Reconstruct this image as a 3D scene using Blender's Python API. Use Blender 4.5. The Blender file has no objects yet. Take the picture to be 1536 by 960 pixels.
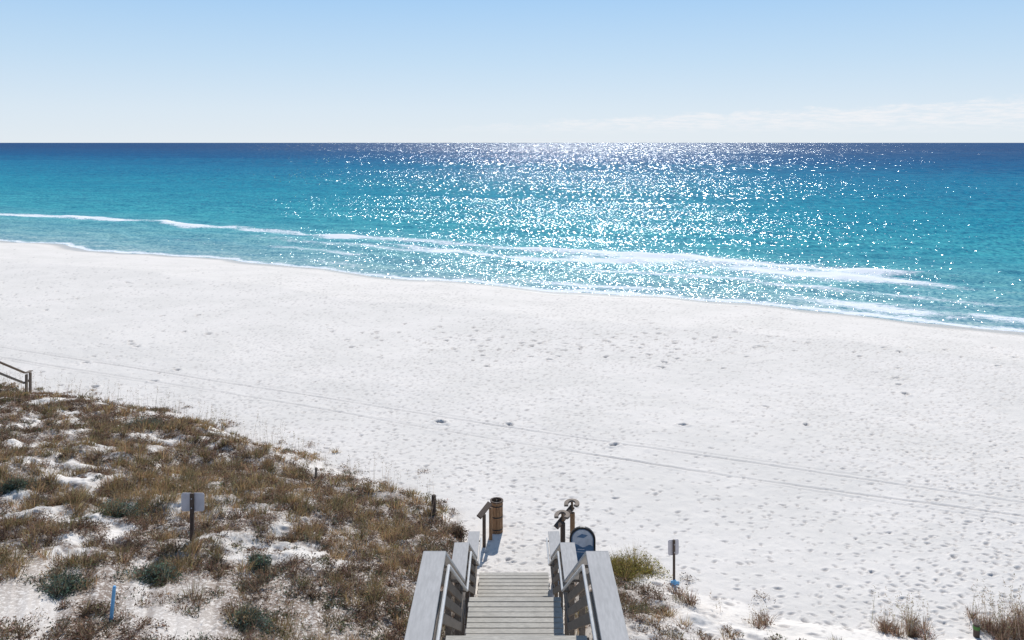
import bpy, bmesh, math, random
import numpy as np
from mathutils import Vector, Matrix
random.seed(5); rng=np.random.default_rng(11)
scene=bpy.context.scene
scene.view_settings.view_transform='Standard'; scene.view_settings.look='None'
scene.view_settings.exposure=0
COL=scene.collection

# ---------------------------------------------------------------- noise / terrain
def h2(ix,iy,seed):
    v=np.sin(ix*127.1+iy*311.7+seed*74.7)*43758.5453
    return v-np.floor(v)
def vnoise(x,y,seed=0):
    ix=np.floor(x);iy=np.floor(y);fx=x-ix;fy=y-iy
    fx=fx*fx*(3-2*fx);fy=fy*fy*(3-2*fy)
    a=h2(ix,iy,seed);b=h2(ix+1,iy,seed);c=h2(ix,iy+1,seed);d=h2(ix+1,iy+1,seed)
    return (a*(1-fx)+b*fx)*(1-fy)+(c*(1-fx)+d*fx)*fy
def fbm(x,y,seed=0,o=4):
    r=0;a=.5;t=0
    for i in range(o):
        r=r+a*vnoise(x*2**i+i*17.3,y*2**i-i*9.1,seed+i);t+=a;a*=.5
    return r/t
def sst(a,b,x):
    t=np.clip((x-a)/(b-a),0,1);return t*t*(3-2*t)
SEA=-13.5
BX=[-80,-40,-24,-14.5,-9.3,-4.2,-2.2,-1.45,-1.1,1.3,1.8,4,6,9,14,40]
BY=[62,45,36.9,33.4,30,26.3,24.8,23.2,19.4,19.4,21.3,20.6,18.9,18.3,18.0,10]
def toe(x): return np.interp(x,BX,BY)
def inland(x,y): return toe(x)-y+(fbm(x*.5,y*.5,3,3)-.5)*1.6*(1-np.exp(-(x/1.6)**4))
def shore(x,y):
    return y+.49*x-75.0+(fbm(x*.06,x*0+2.2,8,3)-.5)*4.0+.5*np.sin(x*.35)*vnoise(x*.08,x*0,5)+(vnoise(x*.3,x*0,66)-.5)*1.2
def terrain(x,y):
    x=np.asarray(x,float);y=np.asarray(y,float)
    s=inland(x,y)
    sp=np.clip(s,0,None)
    rise=.2*sp+.45*(1-np.exp(-sp/1.6))*(1-.7*sst(1.5,4,x))
    rise=np.where(rise>5,5+(1-np.exp(-(rise-5)/1.5))*1.5,rise)
    lump=(fbm(x*.33+5,y*.33,21,4)-.5)*.9+(fbm(x*1.7,y*1.7,22,4)-.5)*.35
    nearst=np.exp(-(x/2.0)**2)
    rise=rise+lump*sst(0,3,s)*(1-.8*nearst)
    o=shore(x,y)
    base=-11.4-np.interp(o,[-40,-19,-6,0,12,60,300],[0,.45,1.45,2.1,3.0,6,14])
    base=base+(fbm(x*.12,y*.12,31,3)-.5)*.12*sst(40,0,o+40)
    return base+rise
def terr(x,y): return float(terrain(np.array([x]),np.array([y]))[0])

def stamp(x,y,c,a,b,D,seed,prob):
    out=np.zeros_like(x);ix=np.floor(x/c);iy=np.floor(y/c)
    for di in(-1,0,1):
        for dj in(-1,0,1):
            jx=ix+di;jy=iy+dj
            cx=(jx+h2(jx,jy,seed))*c;cy=(jy+h2(jx,jy,seed+1))*c
            an=h2(jx,jy,seed+2)*6.28;sz=.6+.7*h2(jx,jy,seed+3)
            pr=h2(jx,jy,seed+4)<prob
            dx=x-cx;dy=y-cy;ca=np.cos(an);sa=np.sin(an)
            e=np.sqrt(((dx*ca+dy*sa)/(a*sz))**2+((-dx*sa+dy*ca)/(b*sz))**2)
            out+=pr*D*sz*(-np.exp(-e**3)+.45*np.exp(-((e-1.45)/.35)**2))
    return out

# ---------------------------------------------------------------- mesh helpers
def mesh_np(name,verts,faces,k,attrs=None,smooth=False):
    me=bpy.data.meshes.new(name)
    n=len(faces)
    me.vertices.add(len(verts));me.vertices.foreach_set('co',np.asarray(verts,np.float32).ravel())
    me.loops.add(n*k);me.loops.foreach_set('vertex_index',np.asarray(faces,np.int32).ravel())
    me.polygons.add(n);me.polygons.foreach_set('loop_start',np.arange(0,n*k,k,dtype=np.int32))
    me.update(calc_edges=True)
    me.polygons.foreach_set('use_smooth',np.full(n,smooth))
    for an,(ty,arr) in (attrs or {}).items():
        at=me.attributes.new(an,ty,'POINT')
        at.data.foreach_set('value' if ty=='FLOAT' else 'color',np.asarray(arr,np.float32).ravel())
    me.update()
    return me
def add(name,me,mat=None,parent=None,kind=None,label=None,cat=None,group=None):
    o=bpy.data.objects.new(name,me);COL.objects.link(o)
    if mat is not None and me is not None: me.materials.append(mat)
    if parent is not None:o.parent=parent
    if kind:o['kind']=kind
    if label:o['label']=label
    if cat:o['category']=cat
    if group:o['group']=group
    return o
def empty(name,loc,label,cat,group=None):
    o=add(name,None,label=label,cat=cat,group=group);o.location=loc;o.empty_display_size=.2
    return o
def beam(bm,p0,p1,w,h,roll=0.0):
    p0=Vector(p0);p1=Vector(p1);d=(p1-p0).normalized()
    up=Vector((0,0,1))
    if abs(d.z)>.95: up=Vector((0,1,0))
    s=d.cross(up).normalized();u=s.cross(d).normalized()
    if roll:
        R=Matrix.Rotation(roll,3,d);s=R@s;u=R@u
    vs=[]
    for p in(p0,p1):
        for a,b in((-1,-1),(1,-1),(1,1),(-1,1)):
            vs.append(bm.verts.new(p+s*(a*w/2)+u*(b*h/2)))
    for f in((3,2,1,0),(4,5,6,7),(0,1,5,4),(1,2,6,5),(2,3,7,6),(3,0,4,7)):
        bm.faces.new([vs[i] for i in f])
def prism(bm,pts,y0,y1):
    a=[bm.verts.new((x,y0,z)) for x,z in pts];b=[bm.verts.new((x,y1,z)) for x,z in pts]
    bm.faces.new(a);bm.faces.new(b[::-1]);n=len(pts)
    for i in range(n):bm.faces.new((a[i],b[i],b[(i+1)%n],a[(i+1)%n]))
def strip(bm,pts,w,t):
    """curved flat timber following pts (list of Vectors), width w sideways in xy, thickness t in z"""
    rows=[]
    for i,p in enumerate(pts):
        d=(pts[min(i+1,len(pts)-1)]-pts[max(i-1,0)]);d.z=0;d.normalize()
        s=Vector((-d.y,d.x,0))*w/2;u=Vector((0,0,t/2))
        rows.append([bm.verts.new(p-s-u),bm.verts.new(p+s-u),bm.verts.new(p+s+u),bm.verts.new(p-s+u)])
    for A,B in zip(rows,rows[1:]):
        for k in range(4):bm.faces.new((A[k],A[(k+1)%4],B[(k+1)%4],B[k]))
    bm.faces.new(rows[0]);bm.faces.new(rows[-1][::-1])
def cyl(bm,p0,p1,r0,r1=None,n=16,cap=True):
    r1=r0 if r1 is None else r1
    p0=Vector(p0);p1=Vector(p1);d=(p1-p0).normalized()
    up=Vector((0,0,1)) if abs(d.z)<.95 else Vector((0,1,0))
    s=d.cross(up).normalized();u=s.cross(d)
    A=[];B=[]
    for i in range(n):
        t=2*math.pi*i/n;v=s*math.cos(t)+u*math.sin(t)
        A.append(bm.verts.new(p0+v*r0));B.append(bm.verts.new(p1+v*r1))
    for i in range(n):bm.faces.new((A[i],A[(i+1)%n],B[(i+1)%n],B[i]))
    if cap:bm.faces.new(A[::-1]);bm.faces.new(B)
def fin(name,bm,mat,parent=None,bevel=.004,**kw):
    bmesh.ops.recalc_face_normals(bm,faces=bm.faces)
    me=bpy.data.meshes.new(name);bm.to_mesh(me);bm.free()
    o=add(name,me,mat,parent,**kw)
    if bevel:
        m=o.modifiers.new('bevel','BEVEL');m.width=bevel;m.segments=1;m.limit_method='ANGLE'
    return o

# ---------------------------------------------------------------- node helpers
class NT:
    def __init__(s,nt): s.nt=nt;s.n=nt.nodes;s.l=nt.links;s.n.clear()
    def node(s,t,props=None,**ins):
        nd=s.n.new(t)
        for k,v in(props or {}).items():setattr(nd,k,v)
        for k,v in ins.items():
            s.put(nd,k.replace('_',' '),v)
        return nd
    def put(s,nd,k,v):
        sock=nd.inputs[int(k[1:])] if k[0]=='i' and k[1:].isdigit() else nd.inputs[k]
        if isinstance(v,bpy.types.NodeSocket):s.l.new(v,sock)
        else:sock.default_value=v
    def m(s,op,a,b=0.0,c=0.0,clamp=False):
        nd=s.node('ShaderNodeMath',{'operation':op,'use_clamp':clamp},i0=a,i1=b,i2=c);return nd.outputs[0]
    def vm(s,op,a,b=(0,0,0)):
        nd=s.node('ShaderNodeVectorMath',{'operation':op},i0=a,i1=b);return nd.outputs[0]
    def mr(s,v,a,b,c=0.0,d=1.0,smooth=True):
        nd=s.node('ShaderNodeMapRange',{'interpolation_type':'SMOOTHSTEP' if smooth else 'LINEAR'})
        for i,q in enumerate((v,a,b,c,d)):s.put(nd,'i%d'%i,q)
        return nd.outputs[0]
    def noise(s,vec,scale,detail=4,rough=.5,dist=0.0):
        return s.node('ShaderNodeTexNoise',None,Vector=vec,Scale=scale,Detail=detail,Roughness=rough,Distortion=dist)
    def mix(s,f,a,b,bt='MIX'):
        nd=s.n.new('ShaderNodeMix');nd.data_type='RGBA';nd.blend_type=bt
        for i,v in((0,f),(6,a),(7,b)):
            if isinstance(v,bpy.types.NodeSocket):s.l.new(v,nd.inputs[i])
            else:nd.inputs[i].default_value=(tuple(v)+(1,) if i and len(v)==3 else v)
        return nd.outputs[2]
    def attr(s,name): return s.node('ShaderNodeAttribute',{'attribute_name':name})
    def ramp(s,fac,stops):
        nd=s.n.new('ShaderNodeValToRGB');s.l.new(fac,nd.inputs[0]);e=nd.color_ramp.elements
        while len(e)<len(stops):e.new(.5)
        for i,(p,c) in enumerate(stops):e[i].position=p;e[i].color=tuple(c)+(1,)
        return nd.outputs[0]
def newmat(name):
    m=bpy.data.materials.new(name);m.use_nodes=True;return m,NT(m.node_tree)

# sand
def mat_sand():
    m,T=newmat('sand')
    P=T.node('ShaderNodeNewGeometry').outputs['Position']
    wet=T.attr('wet').outputs['Fac'];veg=T.attr('veg').outputs['Fac'];dark=T.attr('pit_shade').outputs['Fac']
    n1=T.noise(P,.25,2,.6).outputs[0];n2=T.noise(P,6,3,.65).outputs[0];n3=T.noise(P,60,1,.7).outputs[0]
    c=T.mix(T.mr(n1,.35,.65),(.72,.665,.60),(.775,.712,.645))
    c=T.mix(T.mr(n2,.3,.75,0,.22),c,(.60,.555,.50))
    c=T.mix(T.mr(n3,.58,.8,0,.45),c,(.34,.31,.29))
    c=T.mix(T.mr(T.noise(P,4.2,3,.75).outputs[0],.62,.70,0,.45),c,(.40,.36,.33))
    c=T.mix(T.m('MULTIPLY',dark,.62),c,(.30,.265,.245))  # shade in footprint and rut hollows, painted into the sand colour
    c=T.mix(wet,c,(.47,.42,.36))
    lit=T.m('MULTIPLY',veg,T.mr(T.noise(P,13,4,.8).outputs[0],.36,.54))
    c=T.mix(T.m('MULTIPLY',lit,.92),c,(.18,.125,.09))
    hgt=T.m('ADD',T.m('MULTIPLY',n2,.022),T.m('MULTIPLY',n3,.002))
    b=T.node('ShaderNodeBump',None,Strength=.6,Distance=1.0,Height=hgt)
    bs=T.node('ShaderNodeBsdfPrincipled',None,**{'Base Color':c,'Normal':b.outputs[0]})
    T.put(bs,'Roughness',T.mr(wet,0,1,.95,.3));T.put(bs,'Specular IOR Level',.25)
    o=T.node('ShaderNodeOutputMaterial',None,Surface=bs.outputs[0]);return m
# water
def mat_water():
    m,T=newmat('sea_water')
    P=T.node('ShaderNodeNewGeometry').outputs['Position'];N=T.node('ShaderNodeNewGeometry').outputs['Normal']
    s=T.attr('offs').outputs['Fac'];fo=T.attr('foam').outputs['Fac']
    rot=T.node('ShaderNodeVectorRotate',{'rotation_type':'Z_AXIS'},Vector=P,Angle=math.radians(12)).outputs[0]
    str_=T.vm('MULTIPLY',rot,(.45,1.0,1.0))
    big=T.noise(T.vm('MULTIPLY',rot,(.3,1,1)),.012,3,.55).outputs[0]
    # wave slope field shaped for sun glint: cells stretched offshore so sparkle stays visible
    B=[(3.0,3.2,None),(2.3,1.3,(25,60)),(1.35,.42,(90,170)),(.65,.11,(250,420)),(.32,.03,(700,1100)),(.13,.006,(2200,3500))]
    fld=None
    for fx,fy,tr in B:
        q=T.noise(T.vm('MULTIPLY',P,(fx,fy,.2)),1.0,1.5,.6).outputs['Color']
        fld=q if fld is None else T.mix(T.mr(s,tr[0],tr[1]),fld,q)
    fs=T.node('ShaderNodeSeparateColor',None,Color=fld).outputs
    mid=T.noise(str_,.12,3,.6).outputs[0]
    rip=T.noise(T.vm('MULTIPLY',rot,(.4,1,1)),.5,3,.65).outputs[0]
    s2=T.m('ADD',s,T.m('MULTIPLY',T.m('SUBTRACT',big,.5),T.m('MULTIPLY',s,.9)))
    v=T.m('DIVIDE',s2,T.m('ADD',s2,150))
    c=T.ramp(v,[(0.0,(.50,.60,.55)),(.04,(.34,.54,.51)),(.14,(.19,.49,.485)),(.22,(.085,.43,.45)),(.42,(.03,.335,.405)),(.66,(.015,.235,.355)),(.80,(.008,.135,.275)),(.93,(.006,.078,.20))])
    c=T.mix(T.mr(mid,.35,.7,0,.45),c,T.mix(1.0,c,(.5,.66,.8),'MULTIPLY'))
    c=T.mix(T.mr(rip,.42,.62,0,.6),c,T.mix(1.0,c,(.4,.64,.78),'MULTIPLY'))
    c=T.mix(T.mr(fs[2],.38,.66,0,1.0),c,T.mix(1.0,c,(.35,.55,.68),'MULTIPLY'))
    # foam
    fn=T.noise(T.vm('MULTIPLY',rot,(.34,1.0,1.0)),2.6,6,.85,1.6).outputs[0]
    fn2=T.noise(T.vm('MULTIPLY',rot,(.35,1.0,1.0)),.4,3,.6,1.0).outputs[0]
    fm=T.mr(T.m('ADD',T.m('ADD',T.m('MULTIPLY',fn,.85),T.m('MULTIPLY',fn2,.25)),T.m('MULTIPLY',fo,.235)),.705,.79)
    c=T.mix(fm,c,(.84,.85,.86))
    sl=T.vm('MULTIPLY',T.vm('SUBTRACT',fld,(.5,.5,.5)),(2.1,2.6,0))
    sl2=T.vm('MULTIPLY',T.vm('SUBTRACT',T.noise(T.vm('MULTIPLY',rot,(.3,1,1)),.09,2,.6).outputs['Color'],(.5,.5,.5)),(.4,.6,0))
    n=T.vm('NORMALIZE',T.vm('ADD',T.vm('ADD',N,sl),sl2))
    d=T.node('ShaderNodeBsdfDiffuse',None,Color=c,Normal=N)
    g=T.node('ShaderNodeBsdfGlossy',None,Color=(.93,.98,1,1),Normal=n)
    T.put(g,'Roughness',T.mr(s,80,1500,.15,.22))
    fr=T.node('ShaderNodeFresnel',None,IOR=1.33,Normal=n).outputs[0]
    k=T.m('MINIMUM',T.m('MULTIPLY',fr,1.0),T.mr(s,150,1500,.065,.095))
    k=T.m('MULTIPLY',k,T.m('SUBTRACT',1.0,fm))
    mx=T.node('ShaderNodeMixShader',None,Fac=k,i1=d.outputs[0],i2=g.outputs[0])
    T.node('ShaderNodeOutputMaterial',None,Surface=mx.outputs[0]);return m
def mat_plain(name,col,rough=.7,var=.25,scale=6,stretch=(1,1,1),bump=.003,spec=.3):
    m,T=newmat(name)
    P=T.node('ShaderNodeTexCoord').outputs['Object']
    V=T.vm('MULTIPLY',P,stretch)
    n=T.noise(V,scale,5,.65).outputs[0];n2=T.noise(P,scale*.2,3,.5).outputs[0]
    d=tuple(x*(1-var) for x in col);l=tuple(min(1,x*(1+var)) for x in col)
    c=T.mix(T.mr(n,.3,.7),d,l);c=T.mix(T.mr(n2,.35,.7,0,.4),c,d)
    b=T.node('ShaderNodeBump',None,Strength=.8,Distance=1.0,Height=T.m('MULTIPLY',n,bump))
    bs=T.node('ShaderNodeBsdfPrincipled',None,**{'Base Color':c,'Normal':b.outputs[0],'Roughness':rough})
    T.put(bs,'Specular IOR Level',spec)
    T.node('ShaderNodeOutputMaterial',None,Surface=bs.outputs[0]);return m
def mat_veg(name,tr=.35):
    m,T=newmat(name)
    c=T.attr('tint').outputs['Color']
    d=T.node('ShaderNodeBsdfDiffuse',None,Color=c);t=T.node('ShaderNodeBsdfTranslucent',None,Color=c)
    mx=T.node('ShaderNodeMixShader',None,Fac=tr,i1=d.outputs[0],i2=t.outputs[0])
    T.node('ShaderNodeOutputMaterial',None,Surface=mx.outputs[0]);return m
M_sand=mat_sand();M_water=mat_water()
M_deck=mat_plain('weathered_deck_wood',(.47,.44,.39),.9,.25,9,(1,9,9),spec=.1)
M_cap=mat_plain('pale_weathered_cap',(.46,.44,.42),1.0,.10,5,(6,1,6),.0006,spec=.03)
M_rail=mat_plain('grey_brown_wood',(.19,.155,.125),.85,.35,8,(8,1,8))
M_brown=mat_plain('brown_wood',(.11,.078,.06),.85,.4,8,(8,8,1))
M_fence=mat_plain('faded_brown_wood',(.24,.19,.15),.85,.4,8,(8,8,1))
M_grab=mat_plain('pale_grab_rail',(.55,.55,.55),.5,.1,8)
M_tan=mat_plain('tan_wood',(.33,.19,.10),.8,.4,7,(8,8,1))
M_black=mat_plain('black_plastic',(.02,.02,.022),.45,.2,6)
M_blue=mat_plain('blue_sign_face',(.12,.22,.36),.5,.3,5,bump=.0005)
M_sblue=mat_plain('light_blue_paint',(.20,.50,.80),.5,.12,6,bump=.0005)
M_white=mat_plain('white_paint',(.62,.66,.72),.5,.15,6,bump=.0005)
M_gray=mat_plain('grey_sign_back',(.68,.64,.65),.5,.10,6,bump=.0005)
M_green=mat_plain('green_paint',(.10,.22,.06),.6,.2,6)
M_veg=mat_veg('dune_foliage')

# ---------------------------------------------------------------- vegetation cover function
PATCH=[(-4.9,17.4,1.6,.6),(-11.2,18.2,1.2,.45),(-6.8,15.0,1.0,.5),(-12.8,24,1.2,.3),(-8.6,13.6,1.0,.7),(-5.4,13.2,.8,.5)]
def cover(x,y):
    s=inland(x,y)
    n=fbm(x*1.5,y*1.5,41,4);n2=fbm(x*.22,y*.22,47,2)
    v=sst(.33,.52,n+(n2-.5)*.3+.05)
    v=v*sst(-1.0,3.4,s+(fbm(x*.9,y*.9,44,3)-.5)*4.5)
    for px,py,rx,ry in PATCH:
        e=((x-px)/rx)**2+((y-py)/ry)**2
        v=v*(1-.9*np.exp(-e*e*.6))
    dense=np.exp(-(((x+4.0)/5.2)**2+((y-21.7)/2.7)**2)**2)     # thick scrub by the stair foot
    dense=np.maximum(dense,.8*np.exp(-(((x+2.7)/1.5)**2+((y-14.5)/4.5)**2)**2))
    dense=np.maximum(dense,.9*np.exp(-(((x-2.5)/1.3)**2+((y-18.5)/2.2)**2)**2))
    v=np.where(x>1.2,v*.3*sst(9,3,x),v)
    v=np.maximum(v,dense*.95*sst(.0,1.5,s+(n-.5)*3))
    v=v*(1-sst(1.3,1.0,np.abs(x-.06)))
    return v

# ---------------------------------------------------------------- beach sheet
U=np.concatenate([[-9,-4,-2.2,-1.5],np.linspace(-1.0,1.0,1060),[1.5,2.2,4,9]])
inv=np.concatenate([np.linspace(1/1.0,1/16.,60,endpoint=False)[:],np.linspace(1/16.,1/210.,800)])
D=1/inv
uu,dd=np.meshgrid(U,D);X=uu*(dd+1.5);Y=dd.copy()
Z=terrain(X,Y);S=inland(X,Y);O=shore(X,Y)
act=(O<-3)
mod=fbm(X*.13,Y*.13,51,3)
dens=.3+.65*sst(.33,.6,mod)*sst(-26,-4,X+(mod-.5)*20)
path=np.exp(-((X-.5-(Y-21)*.12)/2.0)**2)
dens=np.maximum(dens,path)   # trampled access path
near=sst(95,65,Y)
f1=stamp(X,Y,.25,.085,.042,.021,61,dens)
f2=stamp(X,Y,.52,.10,.055,.028,71,dens*.36)
cl=np.maximum(np.exp(-(((X-5.5)/11)**2+((Y-46.5)/3.5)**2)),0.12*sst(.5,.7,fbm(X*.1,Y*.1,77,2)))
f3=stamp(X,Y,.8,.17,.11,.10,81,cl*.9*sst(26,36,Y))
onb=act*sst(1.2,-.2,S)
foot=(f1*near+f2+f3)*onb
foot=foot+stamp(X,Y,.4,.12,.07,.03,91,.6)*(S>0)*act
trk=np.zeros_like(X)
for off,k0 in((0,.018),(.3,.008),(-1.3,.016),(-1.6,.008)):
    ln=Y-(32.0+off-.43*X+(fbm(X*.05,X*0+round(off),15,2)-.5)*.8)
    k=k0*(.45+1.0*fbm(X*.25,X*0+off,16,3))
    trk+=-k*np.exp(-(ln/.07)**4)+k*.6*np.exp(-((np.abs(ln)-.13)/.05)**2)
foot=foot*(1-.4*np.clip(np.abs(trk)/.012,0,1))
Z=Z+foot+trk*onb
Z=Z+(fbm(X*2.6,Y*2.6,95,3)-.5)*.03*sst(70,45,Y)*act
wet=sst(-4.2,-1.2,O+(fbm(X*.4,Y*.4,99,3)-.5)*1.8)
pit_shade=np.clip(-(foot+trk*1.1)/.030,0,1)  # painted shade mask, stronger where prints and ruts go deeper
V=np.stack([X,Y,Z],-1).reshape(-1,3)
def gridfaces(r,c):
    i=np.arange((r-1)*c).reshape(r-1,c)[:,:-1].ravel()
    return np.stack([i,i+1,i+1+c,i+c],-1)
F=gridfaces(len(D),len(U))[:,::1]
me=mesh_np('beach',V,F,4,{'wet':('FLOAT',wet),'veg':('FLOAT',cover(X,Y)),'pit_shade':('FLOAT',pit_shade)},True)
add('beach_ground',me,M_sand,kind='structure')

# ---------------------------------------------------------------- sea
U2=np.concatenate([[-12,-5,-2.5,-1.6],np.linspace(-1.0,1.0,640),[1.6,2.5,5,12]])
D2=1/np.concatenate([np.linspace(1/22.,1/400.,540,endpoint=False),np.linspace(1/400.,1/90000.,60)])
uu,dd=np.meshgrid(U2,D2);X=uu*dd;Y=dd.copy()
O=shore(X,Y)
ph=O+(fbm(X*.03,Y*.03,5,3)-.5)*14
amp=sst(420,120,Y)
W=.16*np.sin(ph*2*np.pi/9.5)*fbm(X*.05,Y*.08,6,2)+.09*np.sin((ph*.9+X*.25)*2*np.pi/5.2)+(fbm(X*.25,Y*.5,7,3)-.5)*.55
shoal=sst(-1,14,O)*.85+.15
Zs=SEA+W*amp*shoal*.6
bn=fbm(X*.07,Y*.1,201,3)
def band(c,wob,wid,f,sd): return np.exp(-((O-c-(fbm(X*f,X*0+sd,sd,4)-.5)*wob)/wid)**2)
b1=band(28.5,9,2.2,.06,12);b1b=band(24.5,9,1.3,.08,32)
Zs=Zs+.4*b1*sst(.35,.6,bn)
fade=sst(48,36,X+(bn-.5)*12)
b2=band(20,8,1.8,.06,13)*sst(.42,.58,fbm(X*.06+9,Y*.1,14,2))
b4=band(12,6,1.3,.07,23)*sst(.45,.6,fbm(X*.08+2,Y*.1,24,2))
b3=band(5.0,4,1.3,.09,18)*sst(.42,.58,fbm(X*.1+3,X*0,19,2))
wide=np.exp(-((X-22)/16)**2)*np.exp(-((O-23)/6.5)**2)
rt=np.exp(-((X-30)/5)**2)*np.exp(-((O-5)/2.2)**2)
lf=np.exp(-((X+80)/32)**2)*b1
edge=np.exp(-((O-.6-(fbm(X*.5,X*0,55,3)-.5)*1.6)/1.0)**2)
foam=fade*(b1*(.75+.4*sst(.35,.6,bn))+.7*b1b*sst(-75,-20,X)*sst(.4,.55,bn)+.75*b2*sst(-60,-10,X)+.55*b4*sst(-60,-30,X)+.65*wide)+.4*lf+.7*b3*sst(-50,0,X)+.95*rt+1.15*edge+.33*sst(50,3,O)*sst(0,3,O)
foam=np.clip(foam,0,1.3)
V=np.stack([X,Y,Zs],-1).reshape(-1,3)
me=mesh_np('sea',V,gridfaces(len(D2),len(U2)),4,{'offs':('FLOAT',np.clip(O,0.05,1e6)),'foam':('FLOAT',foam)},True)
add('sea_water',me,M_water,kind='structure')

# ---------------------------------------------------------------- vegetation
def blades(base,dirv,L,Wd,bend):
    n=len(base)
    side=np.cross(dirv,rng.normal(size=(n,3)));side/=np.linalg.norm(side,axis=1,keepdims=True)+1e-9
    mid=base+dirv*(L*.55)[:,None]
    out=dirv.copy();out[:,2]=0
    tip=base+dirv*L[:,None]+out*(bend*L)[:,None];tip[:,2]-=bend*L*.5
    w=Wd[:,None]*.5
    v=np.stack([base-side*w,base+side*w,mid-side*w*.8,mid+side*w*.8,tip],1).reshape(-1,3)
    i=np.arange(n)[:,None]*5
    f=np.stack([i+[0,1,3],i+[0,3,2],i+[2,3,4]],1).reshape(-1,3)
    return v,f,5
def leaves(cen,size,asp=.4):
    n=len(cen)
    a=rng.normal(size=(n,3));a/=np.linalg.norm(a,axis=1,keepdims=True)
    b=np.cross(a,rng.normal(size=(n,3)));b/=np.linalg.norm(b,axis=1,keepdims=True)
    a=a*size[:,None]*.5;b=b*size[:,None]*.5*asp
    v=np.stack([cen-a,cen+b,cen+a,cen-b],1).reshape(-1,3)
    i=np.arange(n)[:,None]*4
    return v,np.stack([i+[0,1,2],i+[0,2,3]],1).reshape(-1,3),4
class Acc:
    def __init__(s):s.v=[];s.f=[];s.c=[];s.n=0
    def add(s,vfk,col):
        v,f,k=vfk
        s.v.append(v);s.f.append(f+s.n);s.c.append(np.repeat(col,k,0));s.n+=len(v)
    def obj(s,name,off=(0,0,0),**kw):
        v=np.concatenate(s.v)-np.array(off);c=np.concatenate(s.c);c=np.concatenate([c,np.ones((len(c),1))],1)
        me=mesh_np(name,v,np.concatenate(s.f),3,{'tint':('FLOAT_COLOR',c)})
        o=add(name,me,M_veg,**kw);o.location=off;return o
def dome(n):
    th=rng.uniform(0,2*np.pi,n);r=np.sqrt(rng.uniform(0,1,n));
    h=rng.uniform(0,1,n)**.8*np.sqrt(1-r*r*.85)
    return np.stack([r*np.cos(th),r*np.sin(th),h],1)
def tintv(base,n,var=.38):
    b=np.array(base)[None,:]*np.exp(rng.normal(0,var,(n,1)))
    return np.clip(b*(1+rng.normal(0,.08,(n,3))),0,.9)
def scrub(A,p,r,h,nl,col,ls=.05,twig=(.25,.175,.12),nt=None):
    q=dome(nl);q[:,2]*=1-.35*rng.uniform(size=nl)
    wob=1+.3*np.sin(np.arctan2(q[:,1],q[:,0])*3+rng.uniform(0,6))
    cen=p+q*np.array([r,r,h])*np.stack([wob,wob,np.ones(nl)],1)
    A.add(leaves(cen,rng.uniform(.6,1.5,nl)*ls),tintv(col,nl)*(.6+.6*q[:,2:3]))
    nt=nt or max(8,nl//3)
    d=dome(nt)*np.array([r,r,h*1.5]);L=np.linalg.norm(d,axis=1)+.02
    A.add(blades(np.tile(p,(nt,1)),d/L[:,None],L,np.full(nt,.009),np.zeros(nt)),tintv(twig,nt))
def tuft(A,p,r,h,n,col,w=.009):
    th=rng.uniform(0,2*np.pi,n);lean=rng.uniform(.05,.75,n)
    d=np.stack([np.cos(th)*lean,np.sin(th)*lean,np.ones(n)],1);d/=np.linalg.norm(d,axis=1,keepdims=True)
    b=p+np.stack([np.cos(th),np.sin(th),np.zeros(n)],1)*(rng.uniform(0,r,n))[:,None]
    A.add(blades(b,d,rng.uniform(.5,1.15,n)*h,np.full(n,w),rng.uniform(.1,.7,n)),tintv(col,n,.3))
N=34000
px=rng.uniform(-30,12,N);py=rng.uniform(8.5,40,N)
cv=cover(px,py);keep=(np.abs(px)/(py)<.74)&(rng.uniform(size=N)<cv*.78+.02*(inland(px,py)>-1.0)*(px<0))
px=px[keep];py=py[keep];pz=terrain(px,py);cvk=cv[keep]
gn=fbm(px*.3,py*.3,301,3);gn2=fbm(px*.6,py*.6,311,3)
AS=Acc();AG=Acc();AL=Acc()
for i in range(len(px)):
    if abs(px[i]-.06)<1.15: continue
    p=np.array([px[i],py[i],pz[i]-.02]);u=rng.uniform();lod=min(1.,(18./py[i])**1.3)
    yy=py[i];sc=.5+.4*cvk[i]
    golden=np.exp(-((yy-(20.5-.15*(px[i]+12)))/2.0)**2)*(px[i]<-7)
    if u<.20+.5*golden+(gn2[i]-.5)*.8:
        col=[(.40,.28,.155),(.34,.235,.125),(.21,.17,.09)][rng.integers(3)]
        tuft(AG,p,.17,rng.uniform(.2,.5)*sc,int(46*lod)+12,col,.009/lod)
    elif u<.92+(gn[i]-.5)*.3-(.2 if yy<15.5 else 0):
        col=[(.185,.118,.08),(.235,.152,.10),(.11,.08,.058),(.31,.215,.145)][rng.integers(4)]
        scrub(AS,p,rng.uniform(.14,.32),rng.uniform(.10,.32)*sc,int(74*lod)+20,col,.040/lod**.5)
    else:
        col=[(.12,.14,.10),(.135,.15,.11),(.15,.155,.075)][rng.integers(3)]
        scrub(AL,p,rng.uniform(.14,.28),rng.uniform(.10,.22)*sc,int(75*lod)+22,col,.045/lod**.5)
AS.obj('dry_dune_scrub',kind='stuff',label='dry brown low scrub covering the dune slope',cat='scrub')
AG.obj('dune_grass',kind='stuff',label='golden and olive dune grass tufts on sand',cat='grass')
AL.obj('green_ground_cover',kind='stuff',label='grey green low leafy plants on the dune',cat='ground cover')
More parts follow.
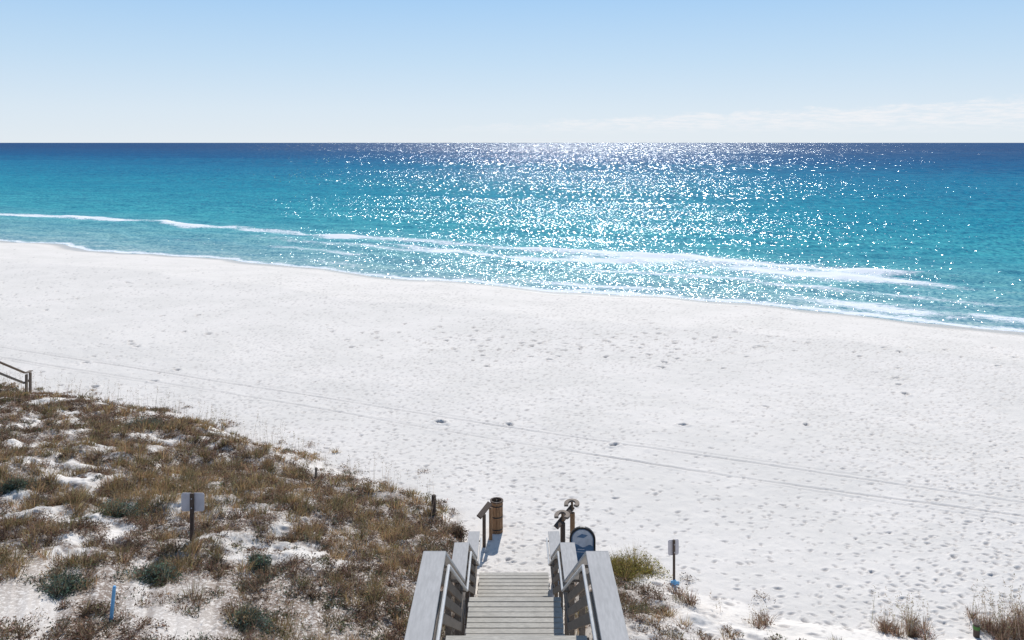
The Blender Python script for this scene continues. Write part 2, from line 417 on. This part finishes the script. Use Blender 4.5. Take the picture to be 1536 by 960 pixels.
# sea oats
AO=Acc()
def oat(x,y,h,w=.008):
    z=terr(x,y);a=rng.normal(0,.12,2)
    d=np.array([[a[0]+.05,a[1],1.]]);d/=np.linalg.norm(d)
    b=np.array([[x,y,z]]);c=tintv((.34,.28,.2),1,.2)
    AO.add(blades(b,d,np.array([h]),np.array([w]),np.array([.12])),c)
    t=b+d*h*.9
    n=10;cc=t+rng.normal(0,1,(n,3))*np.array([.018,.018,.08])
    AO.add(leaves(cc,np.full(n,.04)),tintv((.38,.30,.2),n,.2))
for i in range(280):
    x=rng.uniform(-26,-2.2);y=toe(x)-rng.uniform(-.6,3.0)**1;
    oat(x,y,rng.uniform(.4,1.1))
for i in range(320):
    x=rng.uniform(-22,-2.5);y=toe(x)-rng.uniform(1,14);oat(x,y,rng.uniform(.35,.85),.007)
for cx,cy,n in((9.1,18.5,50),(11.3,18.5,60),(11.9,18.2,60),(12.3,18.7,40),(4.3,18.9,8),(5.7,18.2,6)):
    for i in range(n):oat(cx+rng.normal(0,.3),cy+rng.normal(0,.22),rng.uniform(.3,1.1)*(1 if n>10 else .5),.008)
    for i in range(max(3,n//4)):
        x=cx+rng.normal(0,.35);y=cy+rng.normal(0,.25)
        tuft(AO,np.array([x,y,terr(x,y)]),.12,.4,40,(.30,.2,.135))
        scrub(AO,np.array([x,y,terr(x,y)]),.22,.26,60,(.22,.13,.095),.04)
AO.obj('sea_oats',kind='stuff',label='thin dry sea oat stalks along the dune edge',cat='grass')
# individual green shrubs
def shrub(x,y,r,h,col,label,n=1400,group=None,twig=(.2,.16,.11)):
    A=Acc();z=terr(x,y)
    for k in range(9):
        a=rng.uniform(0,6.28);q=rng.uniform(0,.6)*r
        X_,Y_=x+math.cos(a)*q,y+math.sin(a)*q*.8
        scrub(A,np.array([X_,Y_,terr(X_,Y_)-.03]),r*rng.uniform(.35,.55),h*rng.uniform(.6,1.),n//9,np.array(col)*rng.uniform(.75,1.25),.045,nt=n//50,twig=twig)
    return A.obj('dune_shrub',off=(x,y,z),label=label,cat='shrub',group=group)
G='green shrubs on the dune'
for x,y,r,h in((-12.8,28.0,.95,.6),(-9.1,18.6,.8,.5),(-6.9,15.4,.6,.4),(-8.0,14.3,.6,.35),(-12.2,19.6,.6,.4),(-5.2,16.6,.4,.3),(-4.6,13.6,.6,.35),(-11.2,15.8,.7,.45),(-9.6,12.8,.6,.4)):
    shrub(x,y,r,h,(.12,.16,.12),'rounded grey green shrub growing on the sandy dune',group=G,n=1900)
shrub(2.95,20.9,1.25,.62,(.29,.245,.07),'yellow green bushy shrub beside the wooden stairs',7500,twig=(.26,.20,.09))
shrub(-1.6,22.1,.6,.5,(.17,.11,.075),'brown dry scrub bush beside the stair handrail',1900)

# ---------------------------------------------------------------- stairs
def build_stairs(cx,prof,label,halfw=.9,grab=True,cmat=None,rmat=None,boards=(.22,.48,.74),bh=.13,cw=.29):
    cmat=cmat or M_cap;rmat=rmat or M_rail
    root=empty('boardwalk_stairs',(cx,prof[-1][0],prof[-1][1]),label,'stairs')
    inv_=Matrix.Translation(root.location).inverted()
    def F_(name,bm,mat,parent=root,**k):
        ox=fin(name,bm,mat,None,**k)
        ox.data.transform(inv_);ox.parent=parent;return ox
    for (y0,z0),(y1,z1) in zip(prof,prof[1:]):
        bm=bmesh.new()
        if abs(z0-z1)<.01:
            n=max(1,round((y1-y0)/.17));st=(y1-y0)/n
            for i in range(n):
                yc=y0+(i+.5)*st;j=random.uniform(-.004,.004);jl=random.uniform(-.012,.012)
                beam(bm,(cx-halfw+jl,yc,z0-.02+j),(cx+halfw+jl,yc,z0-.02+j),st-.022,.038)
            F_('landing_deck',bm,M_deck)
            for sx in(-halfw+.08,0,halfw-.08):
                bm=bmesh.new();beam(bm,(cx+sx,y0+.02,z0-.15),(cx+sx,y1-.02,z0-.15),.05,.2)
                F_('joist',bm,M_rail)
        else:
            n=round((z0-z1)/.175);ty=(y1-y0)/n;tz=(z0-z1)/n
            for i in range(1,n):
                yc=y0+(i-.5)*ty
                for q in(-.25,.25):
                    beam(bm,(cx-halfw,yc+q*ty,z0-i*tz-.02),(cx+halfw,yc+q*ty,z0-i*tz-.02),ty*.5-.012,.038)
            F_('stair_flight',bm,M_deck)
            for sx in(-halfw-.025,halfw+.025):
                bm=bmesh.new();beam(bm,(cx+sx,y0,z0-.2),(cx+sx,y1,z1-.2),.045,.28)
                F_('stringer',bm,M_rail)
    for sg in(-1,1):
        bm=bmesh.new();xs=cx+sg*(halfw+.07)
        for (y0,z0),(y1,z1) in zip(prof,prof[1:]):
            for hh in boards:
                beam(bm,(xs,y0+.003,z0+hh),(xs,y1-.003,z1+hh),.035,bh)
        rail=F_('railing',bm,rmat)
        bm=bmesh.new()
        for (y0,z0),(y1,z1) in zip(prof,prof[1:]):
            L=math.hypot(y1-y0,z1-z0);k=max(1,math.ceil(L/2.4))
            for a in range(k):
                f0=a/k;f1=(a+1)/k;g=.004/L
                P0=(cx+sg*(halfw+.14),y0+(y1-y0)*(f0+g),z0+(z1-z0)*(f0+g)+1.05);P1=(cx+sg*(halfw+.14),y0+(y1-y0)*(f1-g),z0+(z1-z0)*(f1-g)+1.05)
                beam(bm,P0,P1,cw,.04)
        F_('handrail_cap',bm,cmat,rail)
        if grab:
            bm=bmesh.new()
            for (y0,z0),(y1,z1) in zip(prof,prof[1:]):
                cyl(bm,(cx+sg*(halfw-.04),y0,z0+.88),(cx+sg*(halfw-.04),y1,z1+.88),.022,n=8)
            F_('grab_rail',bm,M_grab,rail,bevel=0)
        ys=[]
        for (y0,z0),(y1,z1) in zip(prof,prof[1:]):
            k=max(1,round((y1-y0)/1.9))
            for a in range(k):ys.append((y0+(y1-y0)*a/k+.06,z0+(z1-z0)*(a/k)))
        ys.append((prof[-1][0]-.06,prof[-1][1]))
        for yy,zz in ys:
            bm=bmesh.new();xp=cx+sg*(halfw+.137)
            beam(bm,(xp,yy,terr(xp,yy)-.3),(xp,yy,zz+.98),.09,.09)
            if grab:beam(bm,(cx+sg*(halfw-.03),yy,zz+.84),(xp,yy,zz+.84),.03,.03)
            F_('post',bm,rmat,rail)
    return root
build_stairs(.05,[(4.,-6.3),(10.2,-6.3),(14.35,-8.95),(15.7,-8.95),(19.55,-11.24),(20.85,-11.24)],'grey weathered wooden stairs with railings descending to white sand')
build_stairs(-22.35,[(28.5,-7.65),(34.9,-11.15),(35.3,-11.15)],'brown wooden stairs with railings at the dune edge',grab=False,cmat=M_fence,rmat=M_fence,boards=(.62,),bh=.09,cw=.16)

# ---------------------------------------------------------------- old rail ends, posts, barrel
def old_rail(x0,y0,x1,y1,label,zt=-10.3,curl=False,pr=.07):
    r=empty('handrail_section',(x0,y0,terr(x0,y0)),label,'handrail','brown handrail ends at the stair foot')
    inv_=Matrix.Translation(r.location).inverted()
    def G_(nm,bm,mt):
        o=fin(nm,bm,mt);o.data.transform(inv_);o.parent=r
    bm=bmesh.new();beam(bm,(x0,y0,zt-.06),(x1,y1,zt+.04),.15,.05,roll=.5);G_('rail_cap',bm,M_brown)
    for t in(.25,.85):
        x=x0+(x1-x0)*t;y=y0+(y1-y0)*t
        bm=bmesh.new();cyl(bm,(x+.07,y,terr(x,y)-.3),(x+.07,y,zt-.055),pr,n=12);G_('post',bm,M_tan if t>.5 else M_brown)
        if curl:
            zz=zt+.11+(.0 if t<.5 else .05);pts=[]
            for i in range(15):
                a=math.radians(190-i*250/14)
                pts.append(Vector((x+.05+.16*math.cos(a),y+.24*math.sin(a),zz+.012*i*.4)))
            bm=bmesh.new();strip(bm,pts,.115,.055);G_('curled_rail_end',bm,M_fence)
            bm=bmesh.new();cyl(bm,(x+.07,y+.01,zt-.0),(x+.07,y+.22,zz-.02),.035,n=8);G_('rail_bracket',bm,M_tan)
old_rail(-.93,22.35,-.64,23.0,'short brown handrail with round posts by a wooden barrel',zt=-10.45,pr=.05)
old_rail(1.2,21.7,1.72,22.7,'weathered brown handrail with curled ends behind blue sign',zt=-10.42,curl=True)
def barrel(x,y):
    z=terr(x,y)-.03;r=empty('trash_barrel',(x,y,z),'slatted tan wooden trash barrel with dark open top','trash can')
    bm=bmesh.new();n=14;R=.17;H=.92
    for i in range(n):
        t=2*math.pi*i/n;c=Vector((math.cos(t)*R,math.sin(t)*R,0));tan=math.atan2(c.y,c.x)
        mt=Matrix.Translation((c.x,c.y,H/2))@Matrix.Rotation(tan,4,'Z')@Matrix.Diagonal((.022,2*math.pi*R/n-.006,H,1))
        bmesh.ops.create_cube(bm,size=1,matrix=mt)
    fin('body',bm,M_tan,r,.002)
    for h in(.12,.48,.8):
        bm=bmesh.new();cyl(bm,(0,0,h),(0,0,h+.035),R+.016,n=24,cap=False)
        fin('band',bm,M_black,r,0)
    bm=bmesh.new();cyl(bm,(0,0,.05),(0,0,.87),R-.02,n=20);
    fin('liner',bm,M_black,r,0)
    bm=bmesh.new()
    for i in range(24):
        a=2*math.pi*i/24;b=2*math.pi*(i+1)/24
        beam(bm,(math.cos(a)*R,math.sin(a)*R,H+.015),(math.cos(b)*R,math.sin(b)*R,H+.015),.05,.03)
    fin('rim',bm,M_brown,r,0)
barrel(-.45,23.4)
def wpost(x,y,h,r,mat,label,tilt=(0,0),band=None,name='wooden_post',cat='post'):
    bm=bmesh.new();n=12
    cyl(bm,(0,0,-.3),(0,0,h*.97),r,r*.95,n);cyl(bm,(0,0,h*.97+.0),(0,0,h),r*.95,r*.6,n)
    o=fin(name,bm,mat,None,.003,label=label,cat=cat);o.location=(x,y,terr(x,y));o.rotation_euler=(tilt[0],tilt[1],0)
    if band:
        bm=bmesh.new();cyl(bm,(0,0,h*.6),(0,0,h*.85),r*1.08,n=n);fin('paint_band',bm,band,o,0)
wpost(-2.28,23.2,.6,.07,M_brown,'dark brown round post standing in dune scrub')
wpost(-6.2,25.2,.34,.04,M_fence,'small brown post half hidden in dune grass')
wpost(10.7,18.35,.3,.07,M_brown,'short post with green painted band in sand',band=M_green)
wpost(-6.7,13.3,.62,.03,M_sblue,'thin light blue stake leaning in dune sand',tilt=(0,.10),name='blue_stake',cat='stake')

def notice(x,y,h,pw,ph,label,mat,turn=0,two=False,low=None):
    z=terr(x,y);r=empty('notice_sign',(x,y,z),label,'sign');r.rotation_euler=(0,0,turn)
    bm=bmesh.new();beam(bm,(0,0,-.3),(0,0,h),.08 if not two else .05,.06)
    fin('post',bm,M_brown,r)
    bm=bmesh.new()
    c=.03;zz=h-ph-.01
    pts=[(-pw/2+c,zz),(pw/2-c,zz),(pw/2,zz+c),(pw/2,zz+ph-c),(pw/2-c,zz+ph),(-pw/2+c,zz+ph),(-pw/2,zz+ph-c),(-pw/2,zz+c)]
    prism(bm,pts,.034,.046)
    fin('panel',bm,mat,r,.001)
    for q in(.25,.75):
        bm=bmesh.new();cyl(bm,(0,.034-.075,zz+ph*q),(0,.05,zz+ph*q),.012,n=8)
        fin('bolt',bm,M_gray,r,0)
    if low:
        bm=bmesh.new();prism(bm,[(-.13,.02),(.12,.0),(.13,.10),(.04,.12),(.03,.16),(-.11,.15)],-.06,-.042);fin('blue_placard',bm,low,r,.001)
notice(-6.95,17.3,1.03,.5,.4,'grey backed rectangular sign on brown post in dune',M_gray)
notice(4.17,20.5,1.16,.29,.4,'small white and grey sign on post with blue placard',M_gray,turn=.2,two=True,low=M_sblue)

def arch_sign(x,y):
    z=terr(x,y)-.02;r=empty('arched_sign',(x,y,z),'arched blue and white beach information sign with black frame','sign')
    r.rotation_euler=(0,0,math.radians(-6))
    def arch(hw,h,inset,z0,n=16):
        R=hw-inset;pts=[(-R,z0),(R,z0)]
        zc=h-hw
        for i in range(n+1):
            t=math.pi*i/n;pts.append((R*math.cos(t),zc+R*math.sin(t)))
        return pts
    out=arch(.35,1.12,0,.0);inn=arch(.35,1.12,.05,.06)
    bm=bmesh.new();n=len(out);V=[]
    for pts,yy in((out,-.04),(inn,-.04),(inn,.04),(out,.04)):V.append([bm.verts.new((a,yy,b)) for a,b in pts])
    for k in range(4):
        A=V[k];B=V[(k+1)%4]
        for i in range(n):bm.faces.new((A[i],A[(i+1)%n],B[(i+1)%n],B[i]))
    fin('frame',bm,M_black,r,.004)
    bm=bmesh.new();prism(bm,inn,-.012,.012);fin('panel',bm,M_blue,r,0)
    bm=bmesh.new();R=.27;zc=.77
    pts=[(-R,zc-.16)]+[(-R+2*R*i/10,zc-.16+.04*math.sin(i*.9)) for i in range(1,10)]+[(R,zc-.16)]+[(R*math.cos(math.pi*i/14),zc+R*math.sin(math.pi*i/14)) for i in range(0,15)]
    prism(bm,pts,-.019,-.014);fin('header_panel',bm,M_white,r,0)
    bm=bmesh.new();prism(bm,[(-.16,.84),(.03,.82),(.14,.9),(-.02,.93)],-.024,-.021);fin('blue_header_mark',bm,M_blue,r,0)
    for i in range(2):
        bm=bmesh.new();w=[.26,.34][i];zz=.5-i*.07
        prism(bm,[(-w/2,zz),(w/2-.08,zz),(w/2-.08,zz+.02),(-w/2,zz+.02)],-.018,-.014)
        fin('pale_line_mark',bm,M_white,r,0)
    bm=bmesh.new();prism(bm,[(-.26,.1),(.26,.1),(.26,.16),(-.26,.16)],-.018,-.014);fin('light_footer_mark',bm,M_sblue,r,0)
arch_sign(1.9,21.45)

# ---------------------------------------------------------------- camera, light, sky
cam=bpy.data.cameras.new('camera');cam.lens=28;cam.sensor_width=36;cam.shift_y=-(480-214)/1536
cam.clip_start=.1;cam.clip_end=200000
co=bpy.data.objects.new('camera',cam);COL.objects.link(co);co.rotation_euler=(math.radians(90),0,0)
scene.camera=co
EL=math.radians(38);AZ=math.radians(6.3)
sd=Vector((math.sin(AZ)*math.cos(EL),math.cos(AZ)*math.cos(EL),math.sin(EL)))
sun=bpy.data.lights.new('sun','SUN');sun.energy=4.6;sun.angle=math.radians(.53);sun.color=(1,.975,.94)
so=bpy.data.objects.new('sun',sun);COL.objects.link(so);so.rotation_euler=(-sd).to_track_quat('-Z','Y').to_euler()
w=bpy.data.worlds.new('World');scene.world=w;w.use_nodes=True
T=NT(w.node_tree)
sky=T.node('ShaderNodeTexSky',{'sky_type':'NISHITA','sun_disc':False,'sun_elevation':EL,'sun_rotation':AZ,'air_density':1.0,'dust_density':.3,'ozone_density':2.0})
g=T.node('ShaderNodeTexCoord').outputs['Generated']
sx=T.node('ShaderNodeSeparateXYZ',None,Vector=g)
x,y,z=sx.outputs
grad=T.ramp(z,[(0,(.76,.83,.89)),(.04,(.69,.80,.905)),(.10,(.54,.72,.905)),(.18,(.37,.61,.90)),(.45,(.17,.30,.55)),(1,(.11,.20,.36))])
grad=T.vm('MULTIPLY',grad,(10,10,10))
base=T.mix(T.mr(z,0,.2,.97,.9),sky.outputs[0],grad)
az=T.m('DIVIDE',x,T.m('MAXIMUM',y,.05))
top=T.mr(az,-.12,.64,.021,.051,False)
cn=T.noise(T.vm('MULTIPLY',g,(1,1,3.0)),18,6,.65).outputs[0]
topn=T.m('ADD',top,T.m('MULTIPLY',T.m('SUBTRACT',cn,.5),.035))
c1=T.mr(T.m('SUBTRACT',topn,z),-.001,.006)
c2=T.mr(z,.006,.026)
cn2=T.noise(T.vm('MULTIPLY',g,(1,1,7.0)),42,6,.68).outputs[0]
cm=T.m('MULTIPLY',T.m('MULTIPLY',c1,c2),T.mr(az,-.22,.12,0,1))
cm=T.m('MULTIPLY',cm,T.m('MULTIPLY',T.mr(cn2,.33,.66,.15,1),.85))
colr=T.mix(cm,base,(8.9,9.0,9.3))
bg=T.node('ShaderNodeBackground',None,Color=colr,Strength=.10)
T.node('ShaderNodeOutputWorld',None,Surface=bg.outputs[0])
